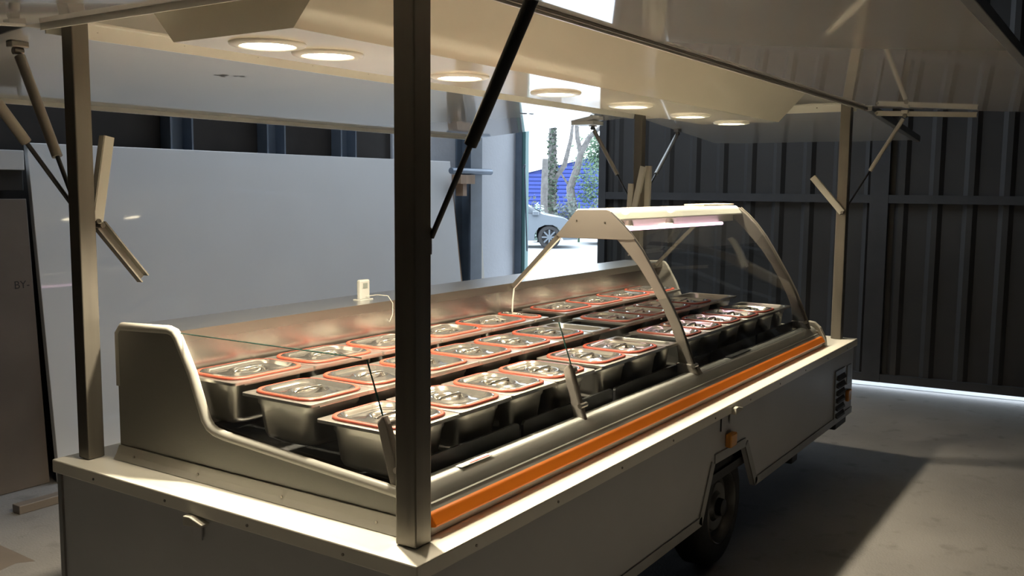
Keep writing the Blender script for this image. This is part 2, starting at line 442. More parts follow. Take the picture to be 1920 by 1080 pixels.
# wheels
def wheel(cx, y0, y1, cz, r, out):
    w = empty('wheel', (cx, (y0+y1)/2, cz)); attach(w, tr); 
    w.parent = tr; w.matrix_parent_inverse = Matrix.Translation(tr.location).inverted()
    N = 40
    def ring(rr, y): return [(cx+rr*math.cos(2*math.pi*i/N), y, cz+rr*math.sin(2*math.pi*i/N)) for i in range(N)]
    s = 1 if out < 0 else -1
    ya, yb = (y0, y1) if out < 0 else (y1, y0)
    d = s
    t = MB().loft([ring(r*.60,ya+d*.02), ring(r*.64,ya+d*.002), ring(r*.80,ya), ring(r*.93,ya+d*.012), ring(r,ya+d*.035), ring(r,yb-d*.035), ring(r*.93,yb-d*.012), ring(r*.8,yb), ring(r*.6,yb-d*.02)])
    tw = t.build('tyre', m_tyre, None, smooth=True); tw.parent = w; tw.matrix_parent_inverse = Matrix.Translation((cx,(y0+y1)/2,cz)).inverted()
    t = MB().loft([ring(r*.63,ya+d*.004), ring(r*.60,ya-d*.001), ring(r*.57,ya+d*.006), ring(r*.54,ya+d*.045), ring(r*.48,ya+d*.055), ring(r*.40,ya+d*.03), ring(r*.26,ya+d*.035), ring(r*.20,ya+d*.02)], False, True)
    tw = t.build('rim', m_rimw, None, smooth=True); tw.parent = w; tw.matrix_parent_inverse = Matrix.Translation((cx,(y0+y1)/2,cz)).inverted()
    t = MB().loft([ring(r*.15,ya+d*.02), ring(r*.14,ya-d*.006), ring(r*.08,ya-d*.012)], False, True)
    tw = t.build('hub_cap', m_black, None, smooth=True); tw.parent = w; tw.matrix_parent_inverse = Matrix.Translation((cx,(y0+y1)/2,cz)).inverted()
    return w
wheel(2.235, .055, .21, .27, .27, -1)
wheel(2.235, 1.39, 1.545, .27, .27, 1)

# latches, lamps, vent
def latch(parent, M4):
    e = empty('latch'); e.matrix_world = M4
    e.parent = parent; e.matrix_parent_inverse = Matrix.Translation(parent.location).inverted()
    b = MB().box(-.018,.018,-.004,0,-.045,.03).build('latch_plate', m_skirt); b.parent = e
    b = MB().prism([(-.03,.0),(.05,.008),(.058,.018),(.0,.032),(-.03,.03)], 'y', -.034, -.004).build('latch_handle', m_arm, bevel=.003); b.parent = e
    return e
latch(tr, Matrix.Translation((2.19,.012,.722)))
latch(tr, Matrix.Translation((.013,.85,.695)) @ Matrix.Rotation(math.radians(-90),4,'Z'))
MB().box(2.078,2.082,.013,.0178,.66,.742).build('slot', m_black, tr)
MB().box(2.14,2.215,-.012,.0178,.575,.635).build('side_marker_lamp', m_amber, tr, bevel=.006)
MB().box(4.20,4.275,-.004,.0178,.395,.465).build('side_marker_lamp', m_amber, tr, bevel=.006)
MB().box(4.21,4.30,.012,.0178,.50,.62).build('rating_plate', m_alu, tr)
vt = MB(); vt.box(3.93,4.15,.010,.0178,.315,.625)
vent = vt.build('vent_grille', m_alu, tr)
for i in range(6):
    z = .335+i*.046
    MB().prism([(-.004,z),(.0095,z+.004),(.0095,z+.03),(-.001,z+.012)], 'x', 3.955, 4.125).build('vent_slat', m_frame, vent)

# posts
PIV = 1.575
def post(x0, x1, y0, y1, ztop):
    n = MB().box(x0, x1, y0, y1, ZL+.002, ztop)
    p = n.build('post', m_post, tr, bevel=.004)
    return p
ptop = 2.35
p_nf = post(.079,.145,.070,.138, ptop)
p_nr = post(.062,.122,1.482,1.542, ptop)
p_ff = post(4.265,4.328,.078,.140, ptop)
p_fr = post(4.265,4.328,1.482,1.542, ptop)
MB().box(.145,.152,.072,.136,1.53,1.60).build('post_bracket', m_alu, tr, bevel=.003)

# roof shell
RX0, RX1, RY0, RY1 = -.03, 4.335, 0.0, 1.575
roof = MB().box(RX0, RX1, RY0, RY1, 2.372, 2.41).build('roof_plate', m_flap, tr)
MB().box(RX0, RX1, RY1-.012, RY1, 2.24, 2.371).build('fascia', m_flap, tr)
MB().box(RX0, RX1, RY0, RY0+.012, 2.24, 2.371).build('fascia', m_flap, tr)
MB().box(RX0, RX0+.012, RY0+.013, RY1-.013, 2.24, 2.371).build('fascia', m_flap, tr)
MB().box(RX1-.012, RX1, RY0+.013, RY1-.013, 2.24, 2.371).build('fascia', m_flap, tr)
def angle_trim(axis, fixed, a0, a1, inward):
    # L-shaped trim: vertical flange plus inner foot
    if axis == 'x':
        prof = [(fixed,2.186),(fixed,2.239),(fixed+inward*.045,2.239),(fixed+inward*.045,2.232),(fixed+inward*.012,2.232),(fixed+inward*.006,2.186)]
    else:
        prof = [(fixed,2.186),(fixed,2.239),(fixed+inward*.045,2.239),(fixed+inward*.045,2.232),(fixed+inward*.012,2.232),(fixed+inward*.006,2.186)]
    return MB().prism(prof, axis, a0, a1).build('hinge_trim', m_trim, tr)
t_r = angle_trim('x', 1.562, RX0+.05, RX1-.05, -1)
t_f = angle_trim('x', .004, RX0+.05, RX1-.05, 1)
t_n = angle_trim('y', RX0+.004, .06, 1.51, 1)
t_a = angle_trim('y', RX1-.008, .06, 1.51, -1)
for x in [.20,.55,.90,1.2,1.55,1.9,2.25,2.6,2.95,3.3,3.65,4.0]: screw(t_r, (x, 1.555, 2.215))
for x in [.25,.72,1.15,1.6,2.1,2.6,3.1,3.6,4.1]: screw(t_f, (x, .003, 2.215))
for y in [.3,.75,1.2]: screw(t_a, (RX1-.016, y, 2.215), math.radians(-90))

# suspended light box with sloping sides
CB = 2.115
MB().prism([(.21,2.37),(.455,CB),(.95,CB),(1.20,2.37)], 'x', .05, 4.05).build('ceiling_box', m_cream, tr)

# downlights
def downlight(x, y, k=1.0):
    e = empty('downlight', (x, y, CB)); e.parent = tr; e.matrix_parent_inverse = Matrix.Translation(tr.location).inverted()
    N = 40
    ring = lambda r, z: [(r*math.cos(2*math.pi*i/N), r*math.sin(2*math.pi*i/N), z) for i in range(N)]
    o = MB().loft([ring(.112,-.0005), ring(.110,-.006), ring(.098,-.010), ring(.085,-.011), ring(.080,-.008), ring(.078,-.001)]).build('trim_ring', m_trim, smooth=True, angle=60); o.parent = e
    o = MB().loft([ring(.078,-.001), ring(.070,-.004), ring(.04,-.006), ring(.01,-.007)], False, True).build('lens', m_bulb, smooth=True); o.parent = e
    l = bpy.data.lights.new('downlight_beam', 'SPOT'); l.energy = LAMP_W*k; l.color = LAMP
    l.spot_size = math.radians(122); l.spot_blend = .55; l.shadow_soft_size = .045
    lo = bpy.data.objects.new('downlight_beam', l); COL.objects.link(lo); lo.parent = e; lo.location = (0,0,-.06)
    return e
for x, k in ((.205,.5),(.45,3.2),(1.14,1.3),(1.84,.8),(2.57,.8),(3.32,.8),(3.97,1.0)): downlight(x, .725, k)

# flaps
def flap(name_pts, parent=tr):
    pass
def quad_slab(name, a, b, c, d, th, mat, parent, bevel=.004):
    a, b, c, d = map(Vector, (a,b,c,d)); n = (b-a).cross(d-a).normalized()
    if n.z < 0: n = -n
    up = n*th
    mb = MB().add([a,b,c,d,a+up,b+up,c+up,d+up], [(0,3,2,1),(4,5,6,7),(0,1,5,4),(1,2,6,5),(2,3,7,6),(3,0,4,7)])
    return mb.build(name, mat, parent, bevel=bevel)
def edge_bar(a, b, r, mat, parent, name='flap_edge'):
    a, b = Vector(a), Vector(b); d = (b-a).normalized(); s = d.cross(Vector((0,0,1))).normalized(); u = s.cross(d)
    return MB().obox((a+b)/2, (b-a)/2, s*r, u*r).build(name, mat, parent, bevel=.003)
# front (customer) flap
fz0, fz1, fy = 2.203, 2.135, -1.06
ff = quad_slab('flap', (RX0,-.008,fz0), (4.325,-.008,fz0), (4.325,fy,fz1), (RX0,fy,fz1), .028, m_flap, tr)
edge_bar((RX0,fy-.012,fz1+.012), (4.325,fy-.012,fz1+.012), .016, m_alu, ff)
edge_bar((RX0,-.002,fz0-.004), (4.325,-.002,fz0-.004), .006, m_screw, ff, 'hinge')
# rear flap
rz1, ry = 2.085, 2.90
rr_ = quad_slab('flap', (RX0,1.585,2.203), (4.325,1.585,2.203), (4.325,ry,rz1), (RX0,ry,rz1), .028, m_flap, tr)
MB().prism([(ry-.002,rz1-.022),(ry+.014,rz1-.022),(ry+.016,rz1+.03),(ry-.002,rz1+.03)], 'x', RX0, 4.325).build('flap_edge', m_trim, rr_, bevel=.002)
# near end flap
nf = quad_slab('flap', (-.04,.0,2.203), (-.04,1.56,2.203), (-1.35,1.56,2.09), (-1.35,.0,2.09), .028, m_flap, tr)
edge_bar((-.045,1.568,2.208), (-1.35,1.568,2.098), .010, m_trim, nf)
# far end flap
fa = quad_slab('flap', (4.345,0,2.203), (4.345,1.57,2.203), (5.88,1.57,2.08), (5.88,0,2.08), .028, m_flap, tr)
edge_bar((4.345,-.006,2.21), (5.90,-.006,2.09), .022, m_alu, fa)
# chips in the paint of the rear flap
def on_rear(x, y, d=.001): return Vector((x, y, 2.203 + (rz1-2.203)*(y-1.585)/(ry-1.585) - d))
for (x, y, s) in ((1.015,1.905,.022),(1.03,1.93,.014),(.99,1.92,.012),(1.075,1.895,.010),(1.10,1.885,.014),(3.40,1.90,.03),(3.47,1.885,.02)):
    k = 9; mb = MB()
    pts = [on_rear(x+s*random.uniform(.5,1.2)*1.5*math.cos(2*math.pi*i/k), y+s*random.uniform(.5,1.2)*.8*math.sin(2*math.pi*i/k)) for i in range(k)]
    mb.add(pts, [tuple(range(k))]).build('paint_chip', m_frame, rr_)

# gas struts
def strut(a, b, frac, rt, rr, mt, mrod):       # a on flap, b on post
    a, b = Vector(a), Vector(b); e = empty('gas_strut', a)
    e.parent = tr; e.matrix_parent_inverse = Matrix.Translation(tr.location).inverted()
    m = a + (b-a)*frac; d = (b-a).normalized()
    def ch(o): o.parent = e; o.matrix_parent_inverse = Matrix.Translation(a).inverted(); return o
    ch(MB().tube(a+d*.02, m, rt, 18).build('tube', mt, smooth=True))
    ch(MB().tube(m-d*.02, b, rr, 12).build('rod', mrod, smooth=True))
    ch(MB().tube(a-Vector((.016,0,0)), a+Vector((.016,0,0)), .013, 12).build('ball_joint', m_screw, smooth=True))
    ch(MB().obox(a+Vector((0,0,.022)), (.03,0,0), (0,.02,0), (0,0,.010)).build('bracket', m_strut if mt is m_strut else mt, bevel=.003))
    return e
strut((.12,-.253,2.150), (.152,.075,1.575), .60, .0165, .0075, m_strut, m_strut)
strut((4.334,-.222,2.150), (4.334,.107,1.575), .57, .0125, .006, m_arm, m_strut)
strut((.06,1.80,2.152), (.112,1.548,1.575), .62, .0175, .0075, m_strutg, m_strut)
strut((-.28,1.575,2.145), (.135,1.575,1.58), .55, .0175, .0075, m_strutg, m_strut)
strut((4.32,1.90,2.132), (4.30,1.548,1.575), .60, .015, .006, m_strutg, m_strut)
strut((4.98,1.53,2.118), (4.335,1.53,1.575), .57, .0145, .007, m_alu, m_strut)
MB().box(4.18,4.33,1.82,2.0,2.150,2.176).build('flap_block', m_trim, rr_)

# stay arms (white channels hinged on the posts)
def arm(a, b, side, mat, w=.017, dp=.014, flip=1):
    a, b = Vector(a), Vector(b); d = (b-a).normalized(); s = Vector(side).normalized(); s = (s - s.dot(d)*d).normalized(); u = d.cross(s)
    t = .0025; mb = MB(); c = (a+b)/2; h = (b-a)/2
    mb.obox(c + u*dp*flip, h, s*w, u*t); mb.obox(c + s*w, h, s*t, u*dp); mb.obox(c - s*w, h, s*t, u*dp)
    o = mb.build('stay_arm', mat, tr)
    MB().tube(a-u*.02, a+u*.02, .009, 10).build('pivot', m_screw, o, smooth=True)
    return o
arm((.132,1.50,1.578), (.185,1.50,1.862), (1,0,0), m_arm, flip=-1)
arm((.140,1.49,1.565), (.300,1.49,1.372), (1,0,.6), m_post, flip=-1)
arm((4.262,.10,1.565), (4.262,.290,1.782), (0,1,0), m_arm)
arm((4.262,1.525,1.565), (4.262,1.462,1.855), (0,1,0), m_arm)
arm((4.345,1.47,1.52), (4.345,1.462,1.86), (0,1,0), m_arm)
arm((4.262,1.56,1.565), (4.262,1.552,1.735), (0,1,0), m_arm)
arm((4.337,-.058,2.170), (4.337,-.612,2.142), (0,0,1), m_arm, .012, .012)

# ------------------------------------------------------------------ display counter
dc = empty('display_counter', (2.05, .62, ZL))
tag(dc, 'stainless serve-over counter on the trailer with orange bumper strip', 'display counter')
CX0, CX1 = .15, 3.95
EP = [(.098,ZL+.002),(1.427,ZL+.002),(1.435,ZL+.02),(1.435,1.20),(1.415,1.222),(1.16,1.234),(1.135,1.228),(1.118,1.21),(1.054,1.105),(.992,.962),(.975,.942),(.945,.930),(.90,.924),(.201,.877),(.13,.862),(.105,.83)]
MB().prism(EP, 'x', CX0, CX0+.028).build('end_panel', m_endp, dc, bevel=.004)
rim_pts = [(CX0+.012,y,z) for y,z in [(1.434,1.02),(1.434,1.20),(1.415,1.222),(1.16,1.234),(1.135,1.228),(1.118,1.21),(1.054,1.105),(.992,.962),(.972,.941),(.945,.930),(.90,.923),(.201,.876),(.13,.862)]]
MB().path(rim_pts, .016, 12).build('end_panel_rim', m_rim, dc, smooth=True)
MB().prism([(.120,ZL+.002),(.149,ZL+.002),(.149,.815),(.143,.815),(.132,.79)], 'y', .12, 1.43).build('base_moulding', m_rim, dc)
for y in (.25,.62,1.0,1.33): screw(dc, (.131,y,.792), math.radians(-90))
MB().prism(EP, 'x', CX1-.028, CX1).build('end_panel', m_endp, dc, bevel=.004)
# worktop, rail, back wall
MB().prism([(1.150,1.196),(1.150,1.226),(1.42,1.226),(1.42,1.206),(1.158,1.206),(1.158,1.196)], 'x', CX0+.029, CX1-.029).build('worktop', m_work, dc, bevel=.002)
MB().prism([(1.146,1.192),(1.149,1.192),(1.149,1.229),(1.146,1.229)], 'x', CX0+.03, CX1-.03).build('worktop_rail', m_railst, dc)
MB().box(CX0+.03, CX1-.03, 1.185, 1.20, 1.02, 1.195).build('back_wall', m_wallst, dc)
MB().box(CX0+.03, CX1-.03, 1.40, 1.42, ZL+.002, 1.20).build('rear_panel', m_steel, dc)
MB().box(CX0+.03, CX1-.03, .24, 1.40, .80, .82).build('well_floor', m_well, dc)
# steps that carry the pan rows
for y, z in ((.905,1.087),(.574,1.063),(.258,1.022),(1.148,1.087),(.852,1.063),(.542,1.022)):
    MB().box(.24, 3.6, y-.005, y+.005, z-.0165, z-.0105).build('pan_support_bar', m_steel, dc)
# front sill
sill = [(.098,ZL+.002),(.098,.792),(.106,.80),(.108,.830),(.118,.838),(.122,.846),(.128,.848),(.138,.866),(.148,.879),(.163,.888),(.18,.892),(.205,.890),(.222,.882),(.236,.86),(.240,.83),(.24,ZL+.002)]
MB().prism(sill, 'x', CX0+.029, CX1-.029).build('front_sill', m_rail, dc, smooth=True, angle=30)
MB().prism([(.106,.792),(.084,.796),(.081,.802),(.100,.829),(.112,.833)], 'x', CX0+.029, CX1-.02).build('orange_bumper', m_orange, dc, bevel=.003)
MB().prism([(.080,ZL+.002),(.25,ZL+.002),(.245,.86),(.22,.905),(.19,.915),(.155,.91),(.12,.88),(.088,.82)], 'x', CX1-.006, CX1+.03).build('sill_end_cap', m_rim, dc, bevel=.006)
for a, b in ((.20,.83),(.855,1.495),(1.52,2.12),(2.20,2.485),(2.51,3.15),(3.175,3.80)):
    h = .045
    poly = [(a,.86),(b,.86),(b,.912),(b-.004,.920),(b-.012,.924),(a+.012,.924),(a+.004,.920),(a,.912)]
    MB().prism(poly, 'y', .242, .252).build('sill_liner', m_liner, dc)
stk = MB().box(.40,.56,.160,.186,.8932,.8938).build('price_sticker', m_sticker, dc)
MB().box(.45,.55,.166,.172,.8940,.8942).build('printed_line', m_redink, stk)
MB().box(2.58,2.86,.165,.20,.8932,.8960).build('sill_vent', m_liner, dc)

# low front glass of the near bay with its clamps
def pane(a, b, c, d, th, name='glass_pane', parent=dc):
    o = quad_slab(name, a, b, c, d, th, m_glass, parent, bevel=0)
    return o
gy0, gz0, gy1, gz1 = .168, .890, .285, 1.222
p1 = pane((.195,gy0,gz0),(1.147,gy0,gz0),(1.147,gy1,gz1),(.195,gy1,gz1), .005)
p2 = pane((1.153,gy0,gz0),(2.13,gy0,gz0),(2.13,gy1,gz1),(1.153,gy1,gz1), .005)
def glass_edge(a, b, r=.0028):
    return MB().tube(a, b, r, 6).build('glass_edge', m_glassed, dc)
glass_edge((.194,gy0+.055,gz0+.03),(.194,gy1+.053,gz1)); glass_edge((1.150,gy0,gz0),(1.150,gy1,gz1))
# side glass above the near end panel
sg = MB().prism([(1.15,1.226),(.335,1.230),(.24,.905),(.90,.945),(.965,.96),(1.03,1.105),(1.10,1.215)], 'x', .166, .171)
sg.build('side_glass', m_glass, dc)
glass_edge((.1685,1.15,1.227),(.1685,.335,1.231), .002)
def clamp(x, y, z):
    b = MB().prism([(y-.012,z),(y+.035,z),(y+.085,z+.175),(y+.060,z+.20),(y+.045,z+.175)], 'x', x, x+.022).build('glass_clamp', m_arch, dc, bevel=.006)
    MB().tube((x-.012,y+.005,z+.055),(x+.034,y+.005,z+.055),.009,10).build('clamp_screw', m_steel, b, smooth=True)
    MB().tube((x+.012,y+.058,z+.172),(x+.04,y+.058,z+.172),.012,10).build('clamp_knob', m_arch, b, smooth=True)
clamp(1.126, .168, .880); clamp(.1795, .208, .878)

# glazed canopy over the far bay
AX0, AX1 = 2.135, 3.80
outer = [(.600,1.592),(.552,1.553),(.495,1.497),(.436,1.424),(.386,1.348),(.335,1.265),(.286,1.185),(.242,1.105),(.206,1.020),(.175,.945),(.152,.888)]
inner = [(.245,.893),(.248,.955),(.262,1.028),(.292,1.098),(.330,1.168),(.385,1.255),(.452,1.348),(.575,1.478)]
def arch(x, th, full=True):
    e = MB().prism(outer + inner + [(.66,1.56),(.66,1.595)], 'x', x, x+th).build('canopy_arch', m_arch, dc, bevel=.004)
    return e
a0 = arch(AX0, .022)
MB().prism([(.885,1.475),(.875,1.490),(.785,1.592),(.770,1.600),(.618,1.604),(.604,1.600),(.488,1.496),(.470,1.474),(.50,1.468),(.86,1.466)], 'x', AX0-.006, AX0-.0005).build('canopy_plate', m_arch, dc, bevel=.002)
for y, z in ((.775,1.55),(.625,1.545),(.50,1.40),(.33,1.12)):
    screw(a0, (AX0-.006, y, z), math.radians(-90))
a1 = arch(AX1, .034)
for x in (AX0+.006, AX1+.006):
    MB().obox((x,1.005,1.348), (.007,0,0), Vector((0,.26,-.262))*.52, Vector((0,.008,.008))).build('rear_stay', m_post, dc, bevel=.002)
# clamp feet of the arches
for x in (AX0-.012, AX1-.01):
    MB().prism([(.14,.885),(.26,.885),(.25,.93),(.17,.93)], 'x', x, x+.05).build('arch_foot', m_arch, dc, bevel=.005)
    MB().tube((x-.006,.165,.925),(x+.03,.165,.925),.009,10).build('clamp_screw', m_steel, dc, smooth=True)
# top lamp housing
MB().prism([(.578,1.552),(.574,1.558),(.606,1.600),(.62,1.604),(.79,1.604),(.80,1.595),(.79,1.560),(.63,1.552)], 'x', AX0+.024, AX1-.002).build('lamp_housing', m_trim, dc, bevel=.003)
MB().prism([(.628,1.512),(.632,1.551),(.785,1.559),(.785,1.530)], 'x', AX0+.03, AX1-.006).build('housing_underside', m_trim, dc)
MB().box(3.35,AX1+.03,.64,.76,1.607,1.615).build('housing_cap', m_trim, dc)
MB().tube((AX0+.06,.606,1.510),(AX1-.25,.606,1.504),.009,12).build('led_tube', m_tubel, dc, smooth=True)
for x in (2.24, 2.33, 2.80):
    e = empty('halogen_lamp', (x,.602,1.5515)); e.parent = dc; e.matrix_parent_inverse = Matrix.Translation(dc.location).inverted()
    N = 20
    rg = lambda r, z: [(r*math.cos(2*math.pi*i/N), r*math.sin(2*math.pi*i/N), z) for i in range(N)]
    o = MB().loft([rg(.014,0), rg(.02,-.012), rg(.022,-.022), rg(.023,-.026)]).build('reflector', m_steel, smooth=True); o.parent = e
    o = MB().loft([rg(.010,-.008), rg(.016,-.02), rg(.016,-.03), rg(.006,-.036)], True, True).build('bulb', m_halog, smooth=True); o.parent = e
# curved front glass, near end glass, back glass
gl = MB(); prof = [(y-.004, z) for y, z in outer]; prof2 = [(y+.002, z+.003) for y, z in outer]
gl.prism([(y-.002,z) for y,z in outer] + [(y+.003,z) for y,z in outer[::-1]], 'x', AX0+.024, AX1-.002).build('curved_glass', m_glass, dc, smooth=True, angle=25)
MB().path([(AX0-.002,y-.003,z) for y,z in outer], .004, 6).build('glass_gasket', m_black, dc, smooth=True)
MB().path([(AX1+.036,y-.004,z) for y,z in outer], .005, 6).build('glass_gasket', m_steel, dc, smooth=True)
MB().prism([(.87,1.466),(.55,1.466),(.44,1.35),(.32,1.165),(.255,1.02),(.25,.95),(1.12,1.10),(1.145,1.20)], 'x', AX0+.004, AX0+.009).build('end_glass', m_glass, dc)
MB().path([(AX0+.004,.868,1.466),(AX0+.004,1.132,1.205),(AX0+.004,1.140,1.14),(AX0+.004,1.142,1.08)], .004, 6).build('end_glass_edge', m_trim, dc)

# thermometer with its hook
th = empty('thermometer', (1.20, 1.27, 1.226))
tag(th, 'small white digital thermometer standing on the counter worktop', 'thermometer')
MB().box(1.165,1.225,1.258,1.280,1.227,1.312).build('case', m_plate, th, bevel=.006)
MB().box(1.182,1.208,1.2565,1.2575,1.277,1.298).build('screen', m_grey, th)
MB().box(1.155,1.235,1.25,1.29,1.2265,1.231).build('stand', m_plate, th)
pts = [(1.20,1.262,1.24),(1.205,1.20,1.252),(1.215,1.150,1.250),(1.222,1.130,1.22),(1.215,1.125,1.175),(1.195,1.125,1.145),(1.18,1.128,1.158)]
MB().path(pts, .0017, 6).build('probe_wire', m_wire, th, smooth=True)

# ------------------------------------------------------------------ pans
def pan_meshes(w, d, depth):
    hx, hy = w/2, d/2
    t = MB().loft([rrect(hx,hy,.012,-.010), rrect(hx,hy,.012,-.001), rrect(hx-.003,hy-.003,.010,0), rrect(hx-.020,hy-.020,.045,0), rrect(hx-.022,hy-.022,.046,-.004),
                   rrect(hx-.023,hy-.023,.046,-.034), rrect(hx-.027,hy-.027,.046,-.040), rrect(hx-.036,hy-.036,.05,-depth+.026), rrect(hx-.042,hy-.042,.05,-depth+.010), rrect(hx-.060,hy-.060,.045,-depth)], False, True)
    tray = t.mesh('tray', m_steel, True, 50, fix=False)
    sx, sy = hx-.016, hy-.016
    def sealring(ins, z): return rrect(sx-ins, sy-ins, .062-ins*.6, z, 6)
    s = MB().loft([sealring(.0,.001), sealring(-.001,.005), sealring(.002,.0085), sealring(.009,.009), sealring(.012,.006), sealring(.0125,.001), sealring(.0,.001)])
    seal = s.mesh('seal', m_seal, True, 60)
    R_ = .064 if min(w, d) > .2 else .030
    c = lambda r, z: circ(r, z, 6)
    l = MB().loft([rrect(sx-.011,sy-.011,.055,.007,6), rrect(sx-.016,sy-.016,.052,.0105,6), rrect(sx-.021,sy-.021,.049,.010,6), rrect(sx-.030,sy-.030,.044,-.001,6), rrect(sx-.035,sy-.035,.042,-.003,6),
                   rrect(sx-.043,sy-.043,.04,-.003,6), c(R_+.008,-.001), c(R_,.0040), c(R_-.006,.0035), c(R_-.014,-.006), c(R_*.5,-.015), c(R_*.25,-.018), c(.003,-.019)], False, True)
    lid = l.mesh('lid', m_lid, True, 60, fix=False)
    hdl = MB().loft([rrect(.004+.006*k, .010, .004, z, 3) for k, z in ((0,0),(1,.0))], False, False)
    h = MB().path([(-R_+.004,0,.002),(-R_+.016,0,.006),(-.012,0,.007),(.012,0,.007),(R_-.016,0,.006),(R_-.004,0,.002)], [.005,.006,.007,.007,.006,.005], 8)
    handle = h.mesh('handle', m_lid, True, 60)
    return tray, seal, lid, handle

def make_pan(kind, meshes, lidded=True):
    tray, seal, lid, handle = meshes
    e = empty('gastronorm_pan')
    def ch(n, me, p):
        o = bpy.data.objects.new(n, me); COL.objects.link(o); o.parent = p; return o
    ch('tray', tray, e)
    if lidded:
        l = ch('lid', lid, e); ch('seal', seal, l); ch('handle', handle, l)
    return e

ORD = ['first','second','third','fourth','fifth','sixth','seventh']
def row(xs, yf, depth_y, z, word, bay, pan_depth=.15, swap=False):
    cache = {}
    n = 0
    for k, (x0, w, lidded) in enumerate(xs):
        key = (round(w,3), lidded)
        if key not in cache:
            cache[key] = make_pan('x', pan_meshes(w, depth_y, pan_depth), lidded); o = cache[key]
        else:
            o = copy_tree(cache[key])
        dy = random.uniform(-.004,.004)
        o.location = (x0+w/2, yf+depth_y/2+dy, z); o.rotation_euler = (0,0,random.uniform(-.006,.006))
        if lidded:
            lab = '%s lidded steel pan with red seal from near end, %s row, %s bay' % (ORD[k], word, bay)
        else:
            lab = 'narrow open steel pan without a lid, %s row, %s bay' % (word, bay)
        tag(o, lab, 'food pan', 'steel food pans in the counter')
R1 = [(.190+.354*k, .349, True) for k in range(5)] + [(1.965,.125,True)]
row(R1, .893, .265, 1.087, 'rear', 'open near')
R2 = [(.192+.2885*k, .284, True) for k in range(6)] + [(1.93,.165,False)]
row(R2, .562, .302, 1.063, 'middle', 'open near')
R3 = [(.203,.300,True),(.512,.282,True),(.800,.275,True),(1.080,.284,True),(1.428,.284,True),(1.718,.284,True),(2.008,.118,False)]
row(R3, .246, .308, 1.022, 'front', 'open near')
R1b = [(2.245+.354*k, .349, True) for k in range(4)]
row(R1b, .893, .265, 1.087, 'rear', 'glazed far')
R2b = [(2.252+.2885*k, .284, True) for k in range(4)] + [(3.42,.30,False)]
row(R2b, .562, .302, 1.063, 'middle', 'glazed far')
R3b = [(2.252+.264*k, .260, True) for k in range(5)] + [(3.575,.20,False)]
row(R3b, .246, .308, 1.022, 'front', 'glazed far')

# ------------------------------------------------------------------ outside, through the doorway
m_carp = M('silver_car_paint', (.12,.14,.16), .3, metal=.3, coat=.4)
m_card = M('dark_car_paint', (.04,.05,.07), .25, coat=.5)
m_win  = M('car_window_glass', (.03,.045,.06), .08)
m_trunk= M('pale_bark', (.11,.105,.10), .9, var=.3, vscale=8)
m_ivy  = M('ivy_leaf', (.04,.065,.04), .7, var=.3, vscale=10)
m_leaf = M('tree_leaf', (.055,.11,.06), .7, var=.3, vscale=10)
m_shr  = M('shrub_leaf', (.075,.095,.085), .8, var=.3, vscale=10)
m_pale = M('pale_shrub_leaf', (.26,.36,.33), .7, var=.2, vscale=10)
m_blue = M('blue_cladding', (.018,.040,.22), .5)
m_bluer= M('white_roof_edge', (.6,.65,.7), .5)

def leaves(n, f, size, mat, name, parent):
    mb = MB()
    for i in range(n):
        c = Vector(f()); a = Vector((random.gauss(0,1),random.gauss(0,1),random.gauss(0,1))).normalized(); b = a.orthogonal().normalized()
        s = size*random.uniform(.6,1.4)
        mb.add([c-a*s, c-b*s*.5, c+a*s, c+b*s*.5], [(0,1,2,3)])
    o = mb.build(name, mat, parent, fix=False); o['kind'] = 'stuff'; return o

